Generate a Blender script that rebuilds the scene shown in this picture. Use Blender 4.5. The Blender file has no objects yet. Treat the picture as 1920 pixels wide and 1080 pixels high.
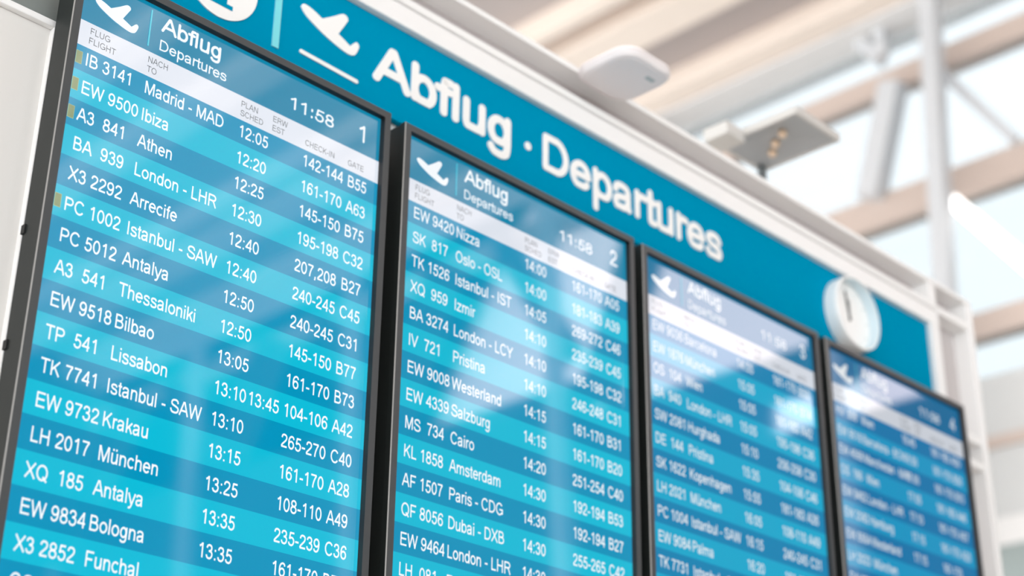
import bpy, bmesh, math
from mathutils import Vector, Matrix

SC = bpy.context.scene
COL = SC.collection
R = math.radians

# ------------------------------------------------------------------ camera
cd = bpy.data.cameras.new('camera')
cam = bpy.data.objects.new('camera', cd)
COL.objects.link(cam)
cam.rotation_mode = 'XYZ'
cam.location = (-1.12618, -2.15831, -1.58127)
cam.rotation_euler = (R(114.92707), R(-0.64459), R(-45.90744))
cd.sensor_width = 36.0
cd.lens = 36.0 * 2984.2 / 1920.0
cd.clip_start, cd.clip_end = 0.05, 300
cd.dof.use_dof = True
cd.dof.focus_distance = 2.80
cd.dof.aperture_fstop = 2.0
SC.camera = cam

# ------------------------------------------------------------------ sky and exposure
w = bpy.data.worlds.new('sky')
SC.world = w
w.use_nodes = True
bg = w.node_tree.nodes['Background']
bg.inputs[0].default_value = (0.93, 0.975, 1.0, 1)
bg.inputs[1].default_value = 3.3
SC.view_settings.view_transform = 'Standard'
SC.view_settings.look = 'None'
SC.view_settings.exposure = 0.0
SC.view_settings.gamma = 1.0
SC.view_settings.use_curve_mapping = False

FLOOR = -3.18

# ------------------------------------------------------------------ materials
def srgb(r, g, b):
    f = lambda c: (c / 255 / 12.92) if c <= 10 else ((c / 255 + 0.055) / 1.055) ** 2.4
    return (f(r), f(g), f(b), 1)

def mat(name, rgb, rough=0.5, metal=0.0, spec=0.5, emit=None, estr=1.0, noise=0.0, nscale=8.0, ior=None):
    m = bpy.data.materials.new(name)
    m.use_nodes = True
    nt = m.node_tree
    b = nt.nodes['Principled BSDF']
    c = srgb(*rgb)
    b.inputs['Base Color'].default_value = c
    b.inputs['Roughness'].default_value = rough
    b.inputs['Metallic'].default_value = metal
    b.inputs['Specular IOR Level'].default_value = spec
    if ior: b.inputs['IOR'].default_value = ior
    if emit:
        b.inputs['Emission Color'].default_value = srgb(*emit)
        b.inputs['Emission Strength'].default_value = estr
    if noise:
        tc = nt.nodes.new('ShaderNodeTexCoord'); n = nt.nodes.new('ShaderNodeTexNoise')
        n.inputs['Scale'].default_value = nscale; n.inputs['Detail'].default_value = 4
        mix = nt.nodes.new('ShaderNodeMix'); mix.data_type = 'RGBA'
        mix.inputs[6].default_value = tuple(x * (1 - noise) for x in c[:3]) + (1,)
        mix.inputs[7].default_value = tuple(min(1, x * (1 + noise)) for x in c[:3]) + (1,)
        nt.links.new(tc.outputs['Object'], n.inputs['Vector'])
        nt.links.new(n.outputs['Fac'], mix.inputs[0])
        nt.links.new(mix.outputs[2], b.inputs['Base Color'])
    return m

SCR_IOR = 2.3
def screen_mat(name, rgb, estr=1.0):
    return mat(name, (4, 5, 6), rough=0.04, spec=0.5, emit=rgb, estr=estr, ior=SCR_IOR)
SCREEN = dict(s_dark=(0, 149, 192), s_light=(8, 189, 219), s_head=(0, 134, 172), s_white=(226, 232, 242), s_text=(244, 251, 255),
              s_grey=(66, 76, 82), s_cyan=(70, 205, 226), s_olive=(140, 156, 118), s_edge=(172, 196, 150))
PANEL = ((1.0, 1.0), (0.95, 1.0), (0.84, 0.94), (0.74, 0.88))   # per monitor: oblique-view dimming and green loss put into its glow

M = dict(
    white=mat('white_powder_coat', (246, 245, 244), 0.45, noise=0.015, nscale=3),
    bandpanel=mat('pale_grey_infill_panel', (198, 191, 190), 0.5, noise=0.02, nscale=2),
    edge=mat('bezel_edge_highlight', (150, 148, 145), 0.4),  # corner highlight painted as a lighter colour
    panel=mat('white_infill_panel', (226, 223, 219), 0.5, noise=0.02, nscale=2),
    greypanel=mat('grey_infill_panel', (128, 134, 131), 0.5, noise=0.06, nscale=30),
    blue=mat('blue_sign_enamel', (0, 143, 182), 0.5, spec=0.0, noise=0.02, nscale=2),
    letter=mat('white_vinyl', (250, 249, 247), 0.5),
    aqua=mat('aqua_vinyl', (125, 222, 232), 0.5),
    bezel=mat('dark_grey_bezel', (70, 73, 75), 0.42, noise=0.05, nscale=60),
    lip=mat('black_bezel_lip', (12, 13, 14), 0.5),
    housing=mat('black_housing', (24, 29, 28), 0.5, noise=0.08, nscale=90),
    steel=mat('screw_steel', (215, 213, 210), 0.3, metal=0.6),
    clock=mat('clock_white', (252, 251, 249), 0.4),
    clockrim=mat('clock_rim_acrylic', (214, 232, 240), 0.25),
    hand=mat('clock_hand', (70, 76, 76), 0.5),
    ap=mat('access_point_plastic', (250, 243, 243), 0.5),
    apmark=mat('access_point_mark', (190, 200, 200), 0.4),
    lampcase=mat('lamp_case', (205, 202, 198), 0.45),
    reflector=mat('lamp_reflector', (172, 175, 178), 0.45, metal=0.1),
    lampdark=mat('lamp_bracket', (96, 102, 104), 0.5),
    bulb=mat('lamp_bulb', (222, 196, 170), 0.4, emit=(226, 190, 158), estr=0.05),
    wood=mat('pale_wood', (250, 234, 221), 0.6, noise=0.05, nscale=0.6),
    deck=mat('ceiling_deck', (186, 175, 172), 0.7, noise=0.03, nscale=0.5),
    soffit=mat('white_soffit', (232, 229, 227), 0.6),
    beam=mat('facade_beam', (200, 182, 172), 0.55, noise=0.03, nscale=0.8),
    steelw=mat('white_steel', (206, 207, 210), 0.45),
    spandrel=mat('grey_spandrel', (204, 204, 203), 0.55),
    dim=mat('grey_green_panel', (150, 160, 158), 0.5),
    clad=mat('dark_cladding', (70, 62, 58), 0.7, noise=0.1, nscale=0.7),
    floor=mat('pale_stone_floor', (226, 222, 216), 0.35, noise=0.04, nscale=1.2),
    tube=mat('brace_sun_glow', (255, 255, 255), 0.4, emit=(255, 253, 250), estr=2.2),  # glow stands in for sun on the white brace
)

def glass_mat(name, tint):
    m = bpy.data.materials.new(name); m.use_nodes = True
    nt = m.node_tree; nt.nodes.clear()
    o = nt.nodes.new('ShaderNodeOutputMaterial'); mx = nt.nodes.new('ShaderNodeMixShader')
    t = nt.nodes.new('ShaderNodeBsdfTransparent'); g = nt.nodes.new('ShaderNodeBsdfGlossy')
    t.inputs[0].default_value = tint; g.inputs['Roughness'].default_value = 0.02
    fr = nt.nodes.new('ShaderNodeFresnel'); fr.inputs[0].default_value = 1.3
    nt.links.new(fr.outputs[0], mx.inputs[0]); nt.links.new(t.outputs[0], mx.inputs[1])
    nt.links.new(g.outputs[0], mx.inputs[2]); nt.links.new(mx.outputs[0], o.inputs[0])
    return m
M['glass'] = glass_mat('tinted_glass', (0.585, 0.6, 0.608, 1))
M['lowglass'] = glass_mat('deeper_tinted_glass', (0.555, 0.575, 0.583, 1))
M['pinkglass'] = glass_mat('pink_glass', (0.99, 0.885, 0.865, 1))  # pink tint put in to colour the light reflected in the screens

MAT = M

# ------------------------------------------------------------------ object helpers
def link(name, bm, mats, parent=None, loc=None, bevel=0.0, smooth=False):
    me = bpy.data.meshes.new(name)
    bmesh.ops.recalc_face_normals(bm, faces=bm.faces[:]) if bevel or smooth else None
    bm.to_mesh(me); bm.free()
    for m in (mats if isinstance(mats, (list, tuple)) else [mats]): me.materials.append(m)
    o = bpy.data.objects.new(name, me); COL.objects.link(o)
    if parent: o.parent = parent
    if loc: o.location = loc
    if smooth:
        for p in me.polygons: p.use_smooth = True
    if bevel:
        b = o.modifiers.new('bevel', 'BEVEL'); b.width = bevel; b.segments = 2; b.limit_method = 'ANGLE'
    return o

def box(bm, x0, x1, y0, y1, z0, z1, mi=0):
    v = [bm.verts.new(p) for p in ((x0, y0, z0), (x1, y0, z0), (x1, y1, z0), (x0, y1, z0),
                                   (x0, y0, z1), (x1, y0, z1), (x1, y1, z1), (x0, y1, z1))]
    for f in ((0, 3, 2, 1), (4, 5, 6, 7), (0, 1, 5, 4), (1, 2, 6, 5), (2, 3, 7, 6), (3, 0, 4, 7)):
        bm.faces.new([v[i] for i in f]).material_index = mi

def boxes(name, lst, m, parent=None, bevel=0.0):
    bm = bmesh.new()
    for b in lst: box(bm, *b)
    return link(name, bm, m, parent, bevel=bevel)

def empty(name, loc, label, cat, group=None, rot=(0, 0, 0)):
    o = bpy.data.objects.new(name, None); COL.objects.link(o)
    o.empty_display_size = 0.1; o.location = loc; o.rotation_euler = rot
    o['label'] = label; o['category'] = cat
    if group: o['group'] = group
    return o

def struct(o):
    o['kind'] = 'structure'; return o

def bar(bm, a, b, r, n=12):
    a, b = Vector(a), Vector(b); d = (b - a).normalized()
    u = d.orthogonal().normalized(); v = d.cross(u)
    A = [bm.verts.new(a + r * (math.cos(t) * u + math.sin(t) * v)) for t in [2 * math.pi * i / n for i in range(n)]]
    B = [bm.verts.new(b + r * (math.cos(t) * u + math.sin(t) * v)) for t in [2 * math.pi * i / n for i in range(n)]]
    for i in range(n): bm.faces.new((A[i], A[(i + 1) % n], B[(i + 1) % n], B[i]))
    bm.faces.new(A[::-1]); bm.faces.new(B)

def squarebar(bm, a, b, wd, up=(0, 0, 1)):
    a, b = Vector(a), Vector(b); d = (b - a).normalized()
    u = d.cross(Vector(up)).normalized() * wd / 2; v = d.cross(u).normalized() * wd / 2
    A = [bm.verts.new(a + p) for p in (u + v, u - v, -u - v, -u + v)]
    B = [bm.verts.new(b + p) for p in (u + v, u - v, -u - v, -u + v)]
    for i in range(4): bm.faces.new((A[i], A[(i + 1) % 4], B[(i + 1) % 4], B[i]))
    bm.faces.new(A[::-1]); bm.faces.new(B)

# ------------------------------------------------------------------ structure: hall
YA, YB = -24.0, 22.0
SILL = {0: 7.0, 1: 6.9, 2: 6.45, 3: 5.9, 4: 4.86, 5: 4.86}   # sill height bay by bay, shaped for the patches reflected in the screens
bm = bmesh.new(); box(bm, -22, 22, YA, YB, FLOOR - 0.2, FLOOR); struct(link('floor', bm, M['floor']))
bm = bmesh.new(); box(bm, -22, 14.2, YA, YB, 9.9, 10.1); struct(link('ceiling', bm, M['deck']))
# timber joists under the ceiling, running across the hall
for x0, x1 in ((13.05, 13.39), (11.49, 12.06), (10.93, 11.12), (8.9, 9.4), (7.5, 7.9), (5.4, 5.9), (3.9, 4.3), (1.8, 2.3), (0.2, 0.7), (-2.2, -1.7), (-4.6, -4.1), (-8, -7.4)):
    bm = bmesh.new(); box(bm, x0, x1, YA, YB, 9.6, 9.9); struct(link('beam', bm, M['wood']))
# white soffit strip along the far glazing
bm = bmesh.new(); box(bm, 13.42, 14.2, YA, YB, 9.565, 9.6); struct(link('ceiling_soffit', bm, M['soffit']))
# far glazed wall: transoms, posts, braces, panes
beams_z = [(8.80, 9.09), (7.05, 7.46), (5.31, 5.60)]
for z0, z1 in beams_z:
    bm = bmesh.new(); box(bm, 13.85, 14.1, YA if z0 > 8 else 1.5, YB, z0, z1); struct(link('beam', bm, M['beam']))
posts_y = [5.70 + 4.2 * k for k in range(-7, 4)]
for y in posts_y:
    bm = bmesh.new(); squarebar(bm, (13.49, y - 0.013, 2.9), (13.49, y - 0.44, 9.9), 0.2, (1, 0, 0)); struct(link('column', bm, M['steelw']))
n = 0
for i in range(len(posts_y) - 1):
    y0, y1 = posts_y[i], posts_y[i + 1]
    tinted = y1 > 1                                         # glass tinted to dim the sky beside the board, pink for reflections further along
    for z0, z1 in ((9.09, 9.56), (7.46, 8.80), (5.60, 7.05), (4.86, 5.31)) if tinted else ((9.09, 9.56), (SILL[i], 8.80)):
        n += 1
        bm = bmesh.new(); box(bm, 13.96, 13.98, y0, y1, z0, z1)
        struct(link('window_%d' % n, bm, M['pinkglass'] if not tinted else M['glass'] if z0 > 7.2 else M['lowglass']))
    if not tinted and SILL[i] > 4.9:                        # unseen dark wall below the windows, added to darken the screen reflections
        if i == 3:
            bm = bmesh.new(); box(bm, 13.95, 14.05, y0, y0 + 2.9, 4.86, SILL[i]); box(bm, 13.95, 14.05, y0 + 2.9, y1, 5.3, SILL[i])
        else:
            bm = bmesh.new(); box(bm, 13.95, 14.05, y0, y1, 4.86, SILL[i])
        struct(link('wall_far', bm, M['clad']))
        for p, q, wd in (((y0 + 0.3, SILL[i]), (y0 + 1.5, 8.9), 0.45), ((y1 - 0.2, SILL[i] + 0.3), (y1 - 1.5, 8.9), 0.3)):  # dark bars added to break the reflected windows into patches
            bm = bmesh.new(); squarebar(bm, (13.78, p[0], p[1]), (13.78, q[0], q[1]), wd, (1, 0, 0)); struct(link('brace', bm, M['clad']))
bm = bmesh.new(); box(bm, 5.0, 14.1, YA, YA + 0.2, FLOOR, 9.9); struct(link('wall_sky_blocker', bm, M['clad']))  # added out of view to keep sky out of the screen reflections
# lower part of the far wall
bm = bmesh.new(); box(bm, 13.9, 14.1, 1.5, YB, 4.16, 4.86); struct(link('wall_far', bm, M['spandrel']))
bm = bmesh.new(); box(bm, 13.9, 14.1, YA + 0.2, 1.5, FLOOR, 4.86); struct(link('wall_far', bm, M['clad']))
bm = bmesh.new(); box(bm, 13.84, 14.1, 1.5, YB, 4.04, 4.16); struct(link('trim_1', bm, M['beam']))
bm = bmesh.new(); box(bm, 13.9, 14.1, 1.5, YB, 3.3, 4.04); struct(link('wall_far', bm, M['spandrel']))
bm = bmesh.new(); box(bm, 13.9, 14.1, 1.5, YB, FLOOR, 3.0); struct(link('wall_far', bm, M['dim']))
bm = bmesh.new(); box(bm, 13.92, 14.1, 1.5, YB, 3.0, 3.3); struct(link('trim_2', bm, M['soffit']))
# steel braces in the bay beside the post
for a, b, wd in (((13.78, 6.02, 8.80), (13.78, 6.48, 7.40), 0.27), ((13.78, 6.75, 10.0), (13.78, 6.15, 9.2), 0.16), ((13.78, 5.45, 8.8), (13.78, 4.6, 7.46), 0.12)):
    bm = bmesh.new(); squarebar(bm, a, b, wd, (1, 0, 0)); struct(link('brace', bm, M['steelw']))

bm = bmesh.new(); box(bm, 13.62, 13.76, 6.02, 6.14, 9.17, 9.565); struct(link('column', bm, M['steelw']))

# ------------------------------------------------------------------ stroke lettering
def ell(cx, cy, rx, ry, a0=90, a1=450, n=22):
    k = max(3, int(abs(a1 - a0) / 360 * n))
    return [(cx + rx * math.cos(R(a0 + (a1 - a0) * i / k)), cy + ry * math.sin(R(a0 + (a1 - a0) * i / k))) for i in range(k + 1)]
def spl(p, n=4):
    q = [p[0]] + list(p) + [p[-1]]; o = []
    for i in range(1, len(q) - 2):
        for j in range(n):
            t = j / n; t2, t3 = t * t, t * t * t
            o.append(tuple(0.5 * (2 * q[i][k] + (q[i + 1][k] - q[i - 1][k]) * t + (2 * q[i - 1][k] - 5 * q[i][k] + 4 * q[i + 1][k] - q[i + 2][k]) * t2 + (3 * q[i][k] - q[i - 1][k] - 3 * q[i + 1][k] + q[i + 2][k]) * t3) for k in (0, 1)))
    o.append(tuple(p[-1])); return o
def dot(cx, cy): return [(cx, cy - 50), (cx, cy + 50)]
HUMP = lambda x0, x1: spl([(x0, 310), (x0 + 35, 410), (x0 + 105, 466), (x0 + 185, 476), (x1 - 45, 445), (x1, 350)]) + [(x1, 0)]
G = {
 'A': (667, [[(38, 0), (315, 716)], [(629, 0), (352, 716)], [(150, 248), (517, 248)]]),
 'B': (667, [[(116, 0), (116, 716)], [(116, 673), (340, 673)] + ell(360, 526, 150, 147, 90, -90) + [(116, 379)], [(340, 379)] + ell(370, 211, 205, 168, 90, -90) + [(116, 43)]]),
 'C': (722, [ell(385, 358, 290, 325, 36, 324)]),
 'D': (722, [[(121, 0), (121, 716)], [(121, 673), (300, 673)] + ell(330, 358, 300, 315, 90, -90) + [(121, 43)]]),
 'E': (667, [[(122, 0), (122, 716)], [(122, 673), (605, 673)], [(122, 375), (580, 375)], [(122, 43), (620, 43)]]),
 'F': (611, [[(125, 0), (125, 716)], [(125, 673), (570, 673)], [(125, 350), (500, 350)]]),
 'G': (778, [ell(390, 358, 300, 325, 38, 318) + [(690, 115), (690, 325), (400, 325)]]),
 'H': (722, [[(123, 0), (123, 716)], [(599, 0), (599, 716)], [(123, 375), (599, 375)]]),
 'I': (278, [[(139, 0), (139, 716)]]),
 'K': (667, [[(122, 0), (122, 716)], [(590, 716), (135, 265)], [(285, 420), (610, 0)]]),
 'L': (556, [[(120, 0), (120, 716)], [(120, 43), (520, 43)]]),
 'M': (833, [[(118, 0), (118, 716)], [(140, 716), (416, 20), (692, 716)], [(715, 0), (715, 716)]]),
 'N': (722, [[(120, 0), (120, 716)], [(600, 0), (600, 716)], [(120, 690), (600, 26)]]),
 'O': (778, [ell(389, 358, 300, 328)]),
 'P': (667, [[(122, 0), (122, 716)], [(122, 673), (370, 673)] + ell(390, 503, 190, 170, 90, -90) + [(122, 333)]]),
 'Q': (778, [ell(389, 358, 300, 328), [(450, 190), (700, -30)]]),
 'R': (722, [[(122, 0), (122, 716)], [(122, 673), (410, 673)] + ell(430, 520, 185, 153, 90, -90) + [(122, 367)], [(390, 367), (490, 300), (660, 0)]]),
 'S': (667, [spl([(560, 505), (530, 610), (440, 665), (330, 673), (190, 640), (118, 540), (160, 440), (300, 385), (430, 350), (560, 290), (600, 200), (550, 95), (440, 48), (330, 43), (190, 65), (105, 140), (82, 230)], 3)]),
 'T': (611, [[(21, 673), (591, 673)], [(306, 0), (306, 673)]]),
 'U': (722, [[(120, 716)] + ell(360, 280, 240, 237, 180, 360) + [(600, 716)]]),
 'V': (667, [[(40, 716), (333, 20), (627, 716)]]),
 'W': (944, [[(50, 716), (240, 20), (472, 690), (704, 20), (894, 716)]]),
 'X': (667, [[(45, 0), (610, 716)], [(57, 716), (622, 0)]]),
 'Y': (667, [[(40, 716), (333, 310), (627, 716)], [(333, 0), (333, 320)]]),
 'Z': (611, [[(50, 673), (540, 673), (60, 43), (580, 43)]]),
 '0': (556, [ell(278, 354, 195, 312)]),
 '1': (556, [[(330, 0), (330, 716)], [(325, 690), (250, 610), (130, 540)]]),
 '2': (556, [spl([(95, 500), (120, 600), (190, 660), (280, 673), (390, 645), (455, 570), (450, 470), (390, 375), (250, 250), (130, 140), (80, 43)], 3), [(70, 43), (505, 43)]]),
 '3': (556, [spl([(90, 520), (130, 620), (210, 668), (275, 673), (380, 640), (425, 550), (400, 450), (320, 395), (230, 385)], 3), spl([(270, 388), (380, 365), (455, 290), (465, 205), (420, 105), (330, 45), (265, 38), (160, 65), (100, 130), (85, 200)], 3)]),
 '4': (556, [[(398, 0), (398, 716)], [(390, 680), (60, 210), (510, 210)]]),
 '5': (556, [[(480, 660), (185, 660), (135, 345)], spl([(135, 345), (200, 405), (285, 425), (390, 395), (460, 310), (465, 210), (420, 105), (330, 45), (265, 38), (170, 60), (105, 120), (85, 190)], 3)]),
 '6': (556, [ell(285, 225, 185, 187), spl([(478, 535), (440, 630), (360, 670), (290, 673), (180, 620), (110, 500), (93, 350), (100, 225)], 3)]),
 '7': (556, [[(48, 665), (490, 665)], spl([(480, 660), (370, 500), (280, 300), (235, 130), (222, 0)], 3)]),
 '8': (556, [ell(278, 526, 165, 147), ell(278, 207, 195, 167)]),
 '9': (556, [ell(272, 485, 185, 187), spl([(85, 175), (120, 85), (200, 45), (265, 40), (370, 85), (440, 205), (464, 350), (460, 485)], 3)]),
 'a': (556, [spl([(80, 375), (110, 450), (180, 485), (280, 485), (370, 460), (415, 390)], 3) + [(415, 100), (440, 0)], spl([(415, 300), (330, 275), (200, 258), (105, 220), (80, 145), (110, 65), (190, 35), (290, 50), (375, 110), (415, 190)], 3)]),
 'b': (556, [[(107, 0), (107, 716)], ell(292, 260, 185, 222)]),
 'c': (500, [ell(275, 260, 200, 222, 42, 318)]),
 'd': (556, [[(450, 0), (450, 716)], ell(262, 260, 185, 222)]),
 'e': (556, [[(82, 272), (478, 272)] + ell(280, 260, 200, 222, 4, 322)]),
 'f': (278, [[(142, 0), (142, 560)] + spl([(142, 560), (160, 640), (215, 675), (285, 672)], 3), [(10, 480), (262, 480)]]),
 'g': (556, [ell(258, 265, 178, 215), [(445, 519), (445, 60)] + spl([(445, 20), (410, -110), (330, -160), (250, -168), (150, -150), (85, -80)], 3)]),
 'h': (556, [[(107, 0), (107, 716)], HUMP(107, 445)]),
 'i': (222, [[(111, 0), (111, 519)], dot(111, 666)]),
 'k': (500, [[(107, 0), (107, 716)], [(450, 519), (120, 200)], [(250, 330), (465, 0)]]),
 'l': (222, [[(108, 0), (108, 716)]]),
 'm': (833, [[(107, 0), (107, 519)], HUMP(107, 415), HUMP(415, 722)]),
 'n': (556, [[(107, 0), (107, 519)], HUMP(107, 445)]),
 'o': (556, [ell(278, 260, 203, 222)]),
 'p': (556, [[(107, -210), (107, 519)], ell(292, 260, 185, 222)]),
 'r': (333, [[(107, 0), (107, 519)], spl([(107, 320), (140, 430), (200, 470), (260, 478), (330, 462)], 3)]),
 's': (500, [spl([(420, 375), (380, 450), (300, 480), (220, 480), (130, 455), (95, 385), (140, 310), (250, 270), (380, 230), (430, 150), (400, 70), (310, 35), (240, 32), (130, 55), (70, 140)], 3)]),
 't': (278, [[(140, 660), (140, 130)] + spl([(140, 120), (158, 60), (205, 40), (265, 44)], 3), [(20, 480), (262, 480)]]),
 'u': (556, [[(445, 0), (445, 519)], [(107, 519)] + spl([(107, 170), (130, 80), (200, 40), (270, 40), (370, 75), (430, 160), (445, 240)], 3)]),
 'v': (500, [[(30, 519), (250, 20), (470, 519)]]),
 'w': (722, [[(30, 519), (190, 20), (361, 500), (532, 20), (692, 519)]]),
 'x': (500, [[(35, 0), (460, 519)], [(40, 519), (465, 0)]]),
 'y': (500, [[(30, 519), (255, 20)], [(475, 519), (280, 0)] + spl([(275, -20), (215, -130), (150, -172), (70, -165)], 3)]),
 'z': (500, [[(45, 476), (420, 476), (50, 43), (455, 43)]]),
 '-': (333, [[(35, 258), (300, 258)]]), ':': (278, [dot(139, 52), dot(139, 465)]), ',': (278, [[(139, 100), (139, 0), (100, -110)]]),
 '.': (278, [dot(139, 52)]), ' ': (278, []),
}
G['ü'] = (556, G['u'][1] + [dot(180, 666), dot(375, 666)])
G['î'] = G['i']

def ribbon(pts, wd, rnd):
    """quads and discs (2-D polygons) of a stroke of width wd"""
    out = []; h = wd / 2
    P = [pts[0]]
    for p in pts[1:]:
        if math.hypot(p[0] - P[-1][0], p[1] - P[-1][1]) > 1e-6: P.append(p)
    if len(P) < 2: return out
    closed = math.hypot(P[0][0] - P[-1][0], P[0][1] - P[-1][1]) < 1e-3
    disc = lambda c: out.append([(c[0] + h * math.cos(t * math.pi / 8), c[1] + h * math.sin(t * math.pi / 8)) for t in range(16)])
    D = []
    for a, b in zip(P, P[1:]):
        l = math.hypot(b[0] - a[0], b[1] - a[1]); D.append(((b[0] - a[0]) / l, (b[1] - a[1]) / l))
    n = len(D)
    def edge(i, j, at):
        nx, ny = (-D[i][1] - D[j][1]), (D[i][0] + D[j][0]); l = math.hypot(nx, ny)
        c = D[i][0] * D[j][0] + D[i][1] * D[j][1]
        if c < 0.6 or l < 1e-6: return None
        k = h / (l / 2) / l
        return (at[0] + nx * k, at[1] + ny * k), (at[0] - nx * k, at[1] - ny * k)
    for s in range(n):
        a, b = P[s], P[s + 1]; nn = (-D[s][1] * h, D[s][0] * h)
        ea = edge(s - 1, s, a) if (s > 0 or closed) else None
        eb = edge(s, (s + 1) % n, b) if (s < n - 1 or closed) else None
        if ea is None:
            ea = (a[0] + nn[0], a[1] + nn[1]), (a[0] - nn[0], a[1] - nn[1])
            if s > 0 or closed: disc(a)
        if eb is None: eb = (b[0] + nn[0], b[1] + nn[1]), (b[0] - nn[0], b[1] - nn[1])
        out.append([ea[1], eb[1], eb[0], ea[0]])
    if rnd and not closed: disc(P[0]); disc(P[-1])
    return out

def text2d(s, x, z, em, xs=1.0, weight=88, rnd=False):
    polys = []; cx = 0
    for ch in s:
        adv, st = G[ch]
        for k in st:
            if rnd:                                      # round ends stay inside the letter height
                k = [(p[0], min(max(p[1], weight / 2), 716 - weight / 2)) if p[1] >= 0 else p for p in k]
            for q in ribbon(k, weight, rnd):
                polys.append([(x + (cx + px) * em * xs / 1000, z + pz * em / 1000) for px, pz in q])
        cx += adv
    return polys

def lay(bm, polys, y, mi=0):
    for q in polys:
        vs = [bm.verts.new((px, y, pz)) for px, pz in q]
        f = bm.faces.new(vs); f.material_index = mi
        f.normal_update()
        if f.normal.y > 0: f.normal_flip()

def lay_solid(bm, polys, y0, y1, mi=0):
    """raised lettering: front faces and edge walls"""
    for n, q in enumerate(polys): lay(bm, [q], y0 - 3e-6 * n, mi)     # strokes overlap: no two faces share a plane
    for q in polys:
        a = [bm.verts.new((px, y0, pz)) for px, pz in q]; b = [bm.verts.new((px, y1, pz)) for px, pz in q]
        for i in range(len(q)):
            j = (i + 1) % len(q); bm.faces.new((a[i], a[j], b[j], b[i])).material_index = mi

def rect(x0, x1, z0, z1): return [(x0, z0), (x1, z0), (x1, z1), (x0, z1)]

PLANE = spl([(0.5243, 0.3308), (0.5276, 0.3382), (0.534, 0.3409), (0.5464, 0.3399), (0.5625, 0.3355), (0.5795, 0.3290)], 3) + \
        spl([(0.5815, 0.3290), (0.6094, 0.3486), (0.6313, 0.3654), (0.6404, 0.3678), (0.6475, 0.3640), (0.6494, 0.3570)], 3) + \
        [(0.6400, 0.3390), (0.6260, 0.3127), (0.6403, 0.3068), (0.6583, 0.2987)] + \
        spl([(0.6600, 0.2995), (0.6725, 0.3134), (0.6795, 0.3150), (0.6835, 0.3067), (0.6766, 0.2875), (0.669, 0.2797), (0.6564, 0.2768), (0.6377, 0.2793), (0.6189, 0.2838), (0.5932, 0.2911), (0.5652, 0.3023), (0.542, 0.3136), (0.5300, 0.3230)], 3)

def plane2d(sx, sz, tx, tz):                                # tail tip goes to (tx, tz)
    pts = [(tx + (px - 0.6805) * sx, tz + (pz - 0.3155) * sz) for px, pz in PLANE]
    return [pts]

# ------------------------------------------------------------------ display wall
dw = empty('display_wall', (0, 0.11, FLOOR), 'white profile-frame wall carrying the blue departures sign and four flight monitors', 'display wall')
off = Vector((0, 0.11, FLOOR))
def wpart(name, lst, m, bevel=0.002):
    bm = bmesh.new()
    for b in lst: box(bm, *b)
    o = link(name, bm, m, None, bevel=bevel); o.parent = dw; o.matrix_parent_inverse = Matrix.Translation(-off)
    return o
XL, XR = -1.0, 3.275
wpart('inner_rail', [(XL, 3.05, 0.065, 0.15, 0.412, 0.462), (XL, 3.05, 0.072, 0.15, 0.462, 0.470), (XL, 3.05, 0.065, 0.15, 0.470, 0.489)], M['white'])
wpart('outer_rail', [(XL, XR, 0.065, 0.15, 0.558, 0.574)], M['white'])
wpart('inner_post', [(3.000, 3.050, 0.065, 0.15, FLOOR, 0.412)], M['white'])
wpart('outer_post', [(3.238, XR, 0.065, 0.15, FLOOR, 0.558)], M['white'])
wpart('connector', [(3.010, 3.050, 0.067, 0.15, 0.489, 0.558)], M['white'])
wpart('connector', [(3.050, 3.238, 0.067, 0.15, 0.463, 0.488)], M['white'])
wpart('connector', [(3.050, 3.238, 0.067, 0.15, 0.070, 0.095)], M['white'])
wpart('connector', [(3.050, 3.238, 0.067, 0.15, -0.012, 0.012)], M['white'])
wpart('infill_panel', [(XL, XR, 0.125, 0.14, 0.489, 0.558)], M['bandpanel'], 0)
wpart('infill_panel', [(3.050, 3.238, 0.12, 0.14, FLOOR + 0.1, 0.489)], M['bandpanel'], 0)
wpart('infill_panel', [(0.02, 3.000, 0.10, 0.14, FLOOR + 0.1, 0.405)], M['panel'], 0)
wpart('infill_panel', [(XL, 0.30, 0.095, 0.10, 0.018, 0.405)], M['greypanel'], 0)['label'] = 'dark grey infill panel'
wpart('side_rail', [(XL, -0.004, 0.062, 0.14, 0.004, 0.017)], M['white'])
wpart('side_post', [(-0.016, -0.004, 0.062, 0.14, FLOOR, 0.004)], M['white'])
wpart('side_post', [(XL, XL + 0.05, 0.062, 0.14, FLOOR, 0.574)], M['white'])
wpart('infill_panel', [(XL + 0.05, -0.016, 0.075, 0.09, FLOOR + 0.1, 0.0035)], M['panel'], 0)

# ------------------------------------------------------------------ blue sign
sg = empty('departures_sign', (1.4, 0.09, 0.178), 'long blue sign reading Abflug Departures above the flight monitors', 'sign')
soff = Vector(sg.location)
def spart(name, bm, m, bevel=0):
    o = link(name, bm, m, None, bevel=bevel); o.parent = sg; o.matrix_parent_inverse = Matrix.Translation(-soff); return o
bm = bmesh.new(); box(bm, 0.06, 2.996, 0.080, 0.0945, 0.178, 0.4105); spart('sign_panel', bm, M['blue'], 0.0015)
EM = 0.1397
def raised(name, polys, m=None, y0=0.0775):
    bm = bmesh.new(); lay_solid(bm, polys, y0, 0.0802); return spart(name, bm, m or M['letter'])
raised('abflug_lettering', text2d('Abflug', 0.731, 0.2485, EM, 1.068, 140, True))
raised('departures_lettering', text2d('Departures', 1.249, 0.2470, EM, 1.01, 127, True))
raised('middle_dot', [[(1.206 + 0.0105 * math.cos(t * math.pi / 10), 0.286 + 0.0105 * math.sin(t * math.pi / 10)) for t in range(20)]])
raised('airplane_icon', plane2d(1, 1, 0.6805, 0.3155))
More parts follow.
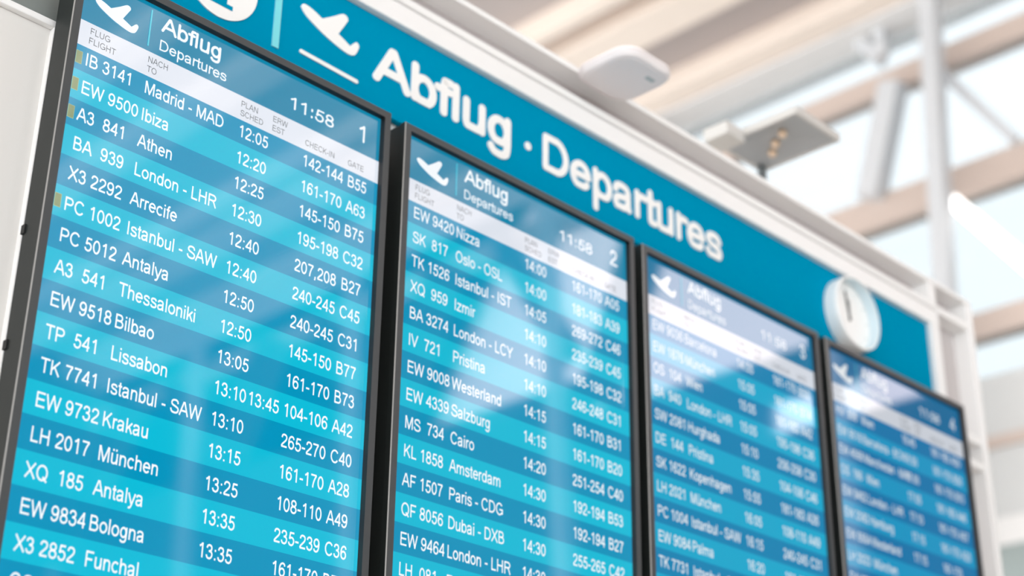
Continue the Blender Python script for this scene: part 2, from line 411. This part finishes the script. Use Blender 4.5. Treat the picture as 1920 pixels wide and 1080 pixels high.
raised('runway_line', ribbon([(0.5335, 0.2250), (0.6820, 0.2210)], 0.0095, True))
raised('divider_bar', [rect(0.4595, 0.4760, 0.203, 0.3935)], M['aqua'])
# round terminal symbol: white disc with a blue figure
RC, RR = (0.3275, 0.2935), 0.0875
raised('round_symbol', [[(RC[0] + RR * math.cos(t * math.pi / 32), RC[1] + RR * math.sin(t * math.pi / 32)) for t in range(64)]])
bm = bmesh.new()
lay_solid(bm, [rect(0.300, 0.358, 0.2335, 0.2435), rect(0.3125, 0.3435, 0.2435, 0.350), [(0.3125, 0.350), (0.3435, 0.350), (0.3435, 0.357), (0.329, 0.357), (0.300, 0.338), (0.300, 0.326)]], 0.0768, 0.0774)
spart('symbol_figure', bm, M['blue'])

# ------------------------------------------------------------------ clock
ck = empty('wall_clock', (2.532, 0.079, 0.281), 'round white wall clock showing two minutes to twelve on the blue sign', 'clock')
def disc_y(bm, r, y, n=48, mi=0):
    f = bm.faces.new([bm.verts.new((r * math.cos(2 * math.pi * i / n), y, r * math.sin(2 * math.pi * i / n))) for i in range(n)]); f.material_index = mi
def lathe_y(bm, prof, n=48):
    rings = [[bm.verts.new((r * math.cos(2 * math.pi * i / n), y, r * math.sin(2 * math.pi * i / n))) for i in range(n)] for r, y in prof]
    for a, b in zip(rings, rings[1:]):
        for i in range(n): bm.faces.new((a[i], a[(i + 1) % n], b[(i + 1) % n], b[i]))
bm = bmesh.new(); lathe_y(bm, [(0.104, -0.001), (0.111, -0.001), (0.112, -0.036), (0.110, -0.044), (0.106, -0.044)]); disc_y(bm, 0.111, -0.0008)
link('case', bm, M['clock'], ck, smooth=False)
bm = bmesh.new(); lathe_y(bm, [(0.1065, -0.043), (0.1055, -0.012)]); link('rim', bm, M['clockrim'], ck)
bm = bmesh.new(); disc_y(bm, 0.1058, -0.011); link('dial', bm, M['clock'], ck)
for h in range(12):
    bm = bmesh.new()
    a = h * math.pi / 6; c, s = math.sin(a), math.cos(a)
    lay(bm, ribbon([(0.085 * c, 0.085 * s), (0.098 * c, 0.098 * s)], 0.0035, False), -0.0116)
    link('hour_mark', bm, M['apmark'], ck)
for nm, ang, ln, wd in (('hour_hand', 359, 0.050, 0.0075), ('minute_hand', 348, 0.076, 0.005)):
    c, s = math.sin(R(ang)), math.cos(R(ang))
    bm = bmesh.new(); lay_solid(bm, ribbon([(-0.014 * c, -0.014 * s), (ln * c, ln * s)], wd, False), -0.014 if nm[0] == 'h' else -0.0155, -0.0118)
    link(nm, bm, M['hand'], ck)

# ------------------------------------------------------------------ flight monitors
ZB = [0.0506, 0.1000, 0.1572, 0.2105, 0.2672] + [0.2672 + 0.05752 * k for k in range(1, 16)]
SQ = '#'
ROWS = [
 ['#IB 3141|Madrid - MAD|12:05||142-144|B55', '#EW 9500|Ibiza|12:20||161-170|A63', '#A3  841|Athen|12:25||145-150|B75', 'BA  939|London - LHR|12:30||195-198|C32', 'X3 2292|Arrecife|12:40||207,208|B27',
  '#PC 1002|Istanbul - SAW|12:40||240-245|C45', 'PC 5012|Antalya|12:50||240-245|C31', 'A3  541|Thessaloniki|12:50||145-150|B77', 'EW 9518|Bilbao|13:05||161-170|B73', 'TP  541|Lissabon|13:10|13:45|104-106|A42',
  'TK 7741|Istanbul - SAW|13:10||265-270|C40', 'EW 9732|Krakau|13:15||161-170|A28', 'LH 2017|München|13:25||108-110|A49', 'XQ  185|Antalya|13:35||235-239|C36', 'EW 9834|Bologna|13:35||161-170|B7', 'X3 2852|Funchal|||', 'OS||||', '||||'],
 ['EW 9420|Nizza|14:00||161-170|A05', 'SK  817|Oslo - OSL|14:00||181-183|A39', 'TK 1526|Istanbul - IST|14:05||269-272|C46', 'XQ  959|Izmir|14:10||235-239|C45', 'BA 3274|London - LCY|14:10||195-198|C32',
  'IV  721|Pristina|14:10||246-248|C31', 'EW 9008|Westerland|14:15||161-170|B31', 'EW 4339|Salzburg|14:15||161-170|B20', 'MS  734|Cairo|14:20||251-254|C40', 'KL 1858|Amsterdam|14:30||192-194|B53',
  'AF 1507|Paris - CDG|14:30||192-194|B27', 'QF 8056|Dubai - DXB|14:30||255-265|C42', 'EW 9464|London - LHR|14:30||161-170|', 'LH  081|F|||', '||||', '||||', '||||', '||||'],
 ['EW 9036|Barcelona|14:55||161-170|B50', 'EW 1876|München|15:05||161-170|B74', 'OS  104|Wien|15:05||181-183|A42', 'BA  940|London - LHR|15:05||195-198|C36', 'SW 2081|Hurghada|15:10||256-258|C30',
  'DE  144|Pristina|15:35||104-106|C46', 'SK 1622|Kopenhagen|15:55||181-183|A26', 'LH 2021|München|16:05||108-110|A49', 'PC 1004|Istanbul - SAW|16:15||240-245|C31', 'EW 9084|Palma|16:20||161-170|', 'TK 7731|Istanbul - SAW|||', '||||', '||||', '||||', '||||', '||||', '||||', '||||'],
 ['HV  508|Wien|16:45||181-183|A30', 'EW 9016|Barcelona - BCN|16:50||161-170|B50', 'EW 4068|Manchester - MAN|17:00||161-170|B70', 'OS  186|Wien|17:05||181-183|A46', 'EW 9462|London - LHR|17:10||161-170|A57',
  'EW 2082|Hamburg|17:15||161-170|A20', 'EW 9564|Westerland|17:15||161-170|', 'LH 2023|München|||', 'EW 9776|Berlin|||', '||||', '||||', '||||', '||||', '||||', '||||', '||||', '||||', '||||'],
]
LABELS = ['portrait flight monitor numbered 1, its first line Madrid at 12:05', 'portrait flight monitor numbered 2, its first line Nizza at 14:00',
          'portrait flight monitor numbered 3, between monitors 2 and 4', 'portrait flight monitor numbered 4, at the far end below the clock']
MON = [(0, 0, 0), (0.7698, -0.0017, 0), (1.5309, -0.0045, 0.07), (2.2953, -0.0043, 0.39)]
SW, ST, SB = 0.685, 0.0975, -1.1203                       # active screen width, top, bottom
TE, TX = 0.0352, 0.80                                      # row text size and width

def monitor(k):
    px, pz, roll = MON[k]
    M = dict(MAT, **{n: screen_mat('%s_%d' % (n, k + 1), (c[0], c[1] * PANEL[k][1] if n in ('s_dark', 's_light', 's_head') else c[1], c[2]), PANEL[k][0]) for n, c in SCREEN.items()})
    root = empty('flight_monitor', (px, 0, pz), LABELS[k], 'monitor', 'flight monitors below the sign', (0, -R(roll), 0))
    o = (-0.0235, 0.7080, -1.1450, 0.1175); i = (-0.0065, 0.6905, -1.1270, 0.1010)
    yf, yb = -0.012, 0.004
    # bezel: front ring, outer bevel with a highlight painted on the left
    bm = bmesh.new()
    def ring(x0, x1, z0, z1, y): return [bm.verts.new(p) for p in ((x0, y, z0), (x1, y, z0), (x1, y, z1), (x0, y, z1))]
    e = 0.0018
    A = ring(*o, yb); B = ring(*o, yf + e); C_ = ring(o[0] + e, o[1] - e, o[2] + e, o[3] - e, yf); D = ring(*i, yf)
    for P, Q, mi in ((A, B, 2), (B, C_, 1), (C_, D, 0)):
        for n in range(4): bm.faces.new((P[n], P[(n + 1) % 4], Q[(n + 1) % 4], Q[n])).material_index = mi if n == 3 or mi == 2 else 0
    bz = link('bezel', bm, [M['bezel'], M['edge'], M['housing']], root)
    bm = bmesh.new()
    D = ring(*i, yf); E_ = ring(i[0] + 0.0015, i[1] - 0.0015, i[2] + 0.0015, i[3] - 0.0015, 0.001)
    for n in range(4): bm.faces.new((D[n], D[(n + 1) % 4], E_[(n + 1) % 4], E_[n]))
    link('inner_lip', bm, M['lip'], bz)
    bm = bmesh.new()
    box(bm, o[0] + 0.0008, o[1] - 0.0008, 0.004, 0.046, o[2] + 0.001, o[3] - 0.001)
    hs = link('housing', bm, M['housing'], root, bevel=0.0015)
    bm = bmesh.new(); box(bm, 0.2, 0.48, 0.046, 0.0745, -0.7, -0.3); box(bm, 0.16, 0.52, 0.046, 0.058, -0.78, -0.22)
    box(bm, 0.25, 0.43, 0.0745, 0.0995, -0.62, -0.38)
    link('wall_bracket', bm, M['lip'], root)
    # cover tabs on the left side
    for z in ((-0.405, -0.61, -0.92) if k == 0 else (-0.41, -0.62)):
        bm = bmesh.new(); box(bm, o[0] - 0.002, o[0] + 0.004, 0.036, 0.0475, z - 0.008, z + 0.008)
        link('cover_tab', bm, M['lip'], hs)
    for z in (0.055, -0.745):
        bm = bmesh.new(); bar(bm, (o[1] - 0.0008, 0.030, z), (o[1] + 0.0035, 0.030, z), 0.005)
        link('screw', bm, M['steel'], hs)
    # screen
    bm = bmesh.new(); lay(bm, [rect(-0.0052, SW + 0.0040, SB - 0.004, ST + 0.0022)], 0.0)
    scr = link('screen', bm, M['s_head'], root)
    Y1, Y2 = -0.0004, -0.0008
    bm = bmesh.new(); lay(bm, plane2d(0.57, 0.57, 0.1105, 0.0415), Y2); link('airplane_icon', bm, M['s_text'], scr)
    bm = bmesh.new(); lay(bm, [rect(0.1345, 0.1372, 0.010, 0.087)], Y2); link('divider_line', bm, M['s_cyan'], scr)
    bm = bmesh.new(); lay(bm, text2d('Abflug', 0.160, 0.0525, 0.0470, 1.0, 112, True) + text2d('Departures', 0.1575, 0.0130, 0.0310, 0.985, 88, True), Y2)
    link('title_lettering', bm, M['s_text'], scr)
    bm = bmesh.new(); lay(bm, text2d('11:58', 0.4555, 0.0245, 0.0375, 1.22, 92, True), Y2); link('clock_digits', bm, M['s_text'], scr)
    bm = bmesh.new(); lay(bm, text2d('%d' % (k + 1), 0.630, 0.0255, 0.0540, 0.92, 92, True), Y2); link('screen_number', bm, M['s_text'], scr)
    bm = bmesh.new(); lay(bm, [rect(-0.0052, SW + 0.0040, -ZB[0], 0.0)], Y1, 0)
    hd = []
    for s, x, z in (('FLUG', 0.020, -0.0212), ('FLIGHT', 0.0195, -0.0408), ('NACH', 0.139, -0.0222), ('TO', 0.139, -0.0418), ('PLAN', 0.346, -0.0222), ('SCHED', 0.346, -0.0418),
                    ('ERW', 0.421, -0.0222), ('EST', 0.421, -0.0418), ('CHECK-IN', 0.501, -0.0400), ('GATE', 0.609, -0.0400)):
        hd += text2d(s, x, z, 0.0176, 0.88, 72)
    lay(bm, hd, Y2, 1); link('column_strip', bm, [M['s_white'], M['s_grey']], scr)
    for n, row in enumerate(ROWS[k]):
        z1, z0 = -ZB[n], -ZB[n + 1]
        bm = bmesh.new(); lay(bm, [rect(-0.0052, SW + 0.0040, z0, z1)], Y1, 0)
        mark = row[0] == SQ; f = row.lstrip(SQ).split('|'); f += [''] * (6 - len(f)); b = z0 + 0.0155
        if n == 0: b = z0 + 0.0140
        t = []
        for s, x in zip(f, (0.018, 0.139, 0.3455, 0.4185, 0.4975, 0.611)):
            if s: t += text2d(s, x, b, TE, TX, 100)
        lay(bm, t, Y2, 1)
        if mark:
            c = (z0 + z1) / 2
            lay(bm, [rect(0.0, 0.0125, c - 0.0125, c + 0.0125)], -0.0006, 3); lay(bm, [rect(0.0008, 0.0117, c - 0.0117, c + 0.0117)], Y2, 2)
        link('flight_row', bm, [M['s_light'] if n % 2 else M['s_dark'], M['s_text'], M['s_olive'], M['s_edge']], scr)
    return root
for k in range(4): monitor(k)

# ------------------------------------------------------------------ wireless access point above the sign
ap = empty('access_point', (1.432, -0.030, 0.531), 'flat white square access point with rounded corners on the top rail of the frame', 'access point')
def rsq(a, r, n=10):
    p = []
    for cx, cy, t0 in ((a - r, a - r, 0), (-a + r, a - r, 90), (-a + r, -a + r, 180), (a - r, -a + r, 270)):
        p += [(cx + r * math.cos(R(t0 + 90 * i / n)), cy + r * math.sin(R(t0 + 90 * i / n))) for i in range(n + 1)]
    return p
def loft(bm, secs, cap=True):
    rings = [[bm.verts.new((x, y, z)) for x, y in rsq(a, r)] for a, r, z in secs]
    for A, B in zip(rings, rings[1:]):
        for i in range(len(A)): bm.faces.new((A[i], A[(i + 1) % len(A)], B[(i + 1) % len(A)], B[i]))
    if cap: bm.faces.new(rings[0][::-1]); bm.faces.new(rings[-1])
bm = bmesh.new(); loft(bm, [(0.078, 0.05, -0.004), (0.088, 0.05, -0.001), (0.094, 0.052, 0.006), (0.095, 0.052, 0.010)]); link('cover', bm, M['ap'], ap)
bm = bmesh.new(); loft(bm, [(0.090, 0.05, 0.0102), (0.090, 0.05, 0.0125)]); link('seam', bm, M['apmark'], ap)
bm = bmesh.new(); loft(bm, [(0.095, 0.052, 0.0127), (0.093, 0.05, 0.021), (0.080, 0.045, 0.024)]); link('body', bm, M['ap'], ap)
bm = bmesh.new(); box(bm, 0.028, 0.056, -0.052, -0.040, -0.0052, -0.003); link('status_window', bm, M['apmark'], ap)
bm = bmesh.new(); box(bm, -0.03, 0.03, -0.03, 0.150, 0.0345, 0.0395); box(bm, -0.03, 0.03, -0.03, 0.03, 0.0235, 0.0345); link('mounting_arm', bm, M['ap'], ap)

# ------------------------------------------------------------------ floodlight on a pole behind the frame
fl = empty('floodlight', (2.425, 0.195, 0.86), 'grey square floodlight on a short pole behind the top of the frame', 'floodlight')
a, b = 0.115, 0.145
bm = bmesh.new()
box(bm, -a, a, -b, -b + 0.010, -0.004, 0.016); box(bm, -a, a, b - 0.010, b, -0.004, 0.016)
box(bm, -a, -a + 0.010, -b + 0.010, b - 0.010, -0.004, 0.016); box(bm, a - 0.010, a, -b + 0.010, b - 0.010, -0.004, 0.016)
box(bm, -a, a, -b, b, 0.016, 0.022)
link('case', bm, M['lampcase'], fl, bevel=0.002)
bm = bmesh.new()
o = [(-a + 0.010, -b + 0.010, 0.0), (a - 0.010, -b + 0.010, 0.0), (a - 0.010, b - 0.010, 0.0), (-a + 0.010, b - 0.010, 0.0)]
q = [(-0.045, -0.05, 0.015), (0.045, -0.05, 0.015), (0.045, 0.05, 0.015), (-0.045, 0.05, 0.015)]
O = [bm.verts.new(p) for p in o]; Q = [bm.verts.new(p) for p in q]
for i in range(4): bm.faces.new((O[i], O[(i + 1) % 4], Q[(i + 1) % 4], Q[i]))
bm.faces.new(Q)
link('reflector', bm, M['reflector'], fl)
for x, y in ((-0.03, -0.035), (0.005, 0.015), (0.045, 0.055)):
    bm = bmesh.new(); bmesh.ops.create_uvsphere(bm, u_segments=16, v_segments=10, radius=0.014)
    bmesh.ops.translate(bm, verts=bm.verts, vec=(x, y, 0.004)); link('bulb', bm, M['bulb'], fl, smooth=True)
bm = bmesh.new(); bar(bm, (0.085, 0.125, -0.004), (0.085, 0.125, -0.75), 0.014); link('pole', bm, M['lampdark'], fl)
bm = bmesh.new(); box(bm, -0.205, -0.117, 0.04, 0.13, -0.035, 0.008); link('ballast_box', bm, M['lampcase'], fl, bevel=0.004)

# ------------------------------------------------------------------ white brace on the far window, sunlight put in as glow
tl = empty('tube_lamp', (13.72, 5.0, 6.4), 'long white brace, its sunlight put in as glow, slanting across the far window below the wooden beam', 'lamp')
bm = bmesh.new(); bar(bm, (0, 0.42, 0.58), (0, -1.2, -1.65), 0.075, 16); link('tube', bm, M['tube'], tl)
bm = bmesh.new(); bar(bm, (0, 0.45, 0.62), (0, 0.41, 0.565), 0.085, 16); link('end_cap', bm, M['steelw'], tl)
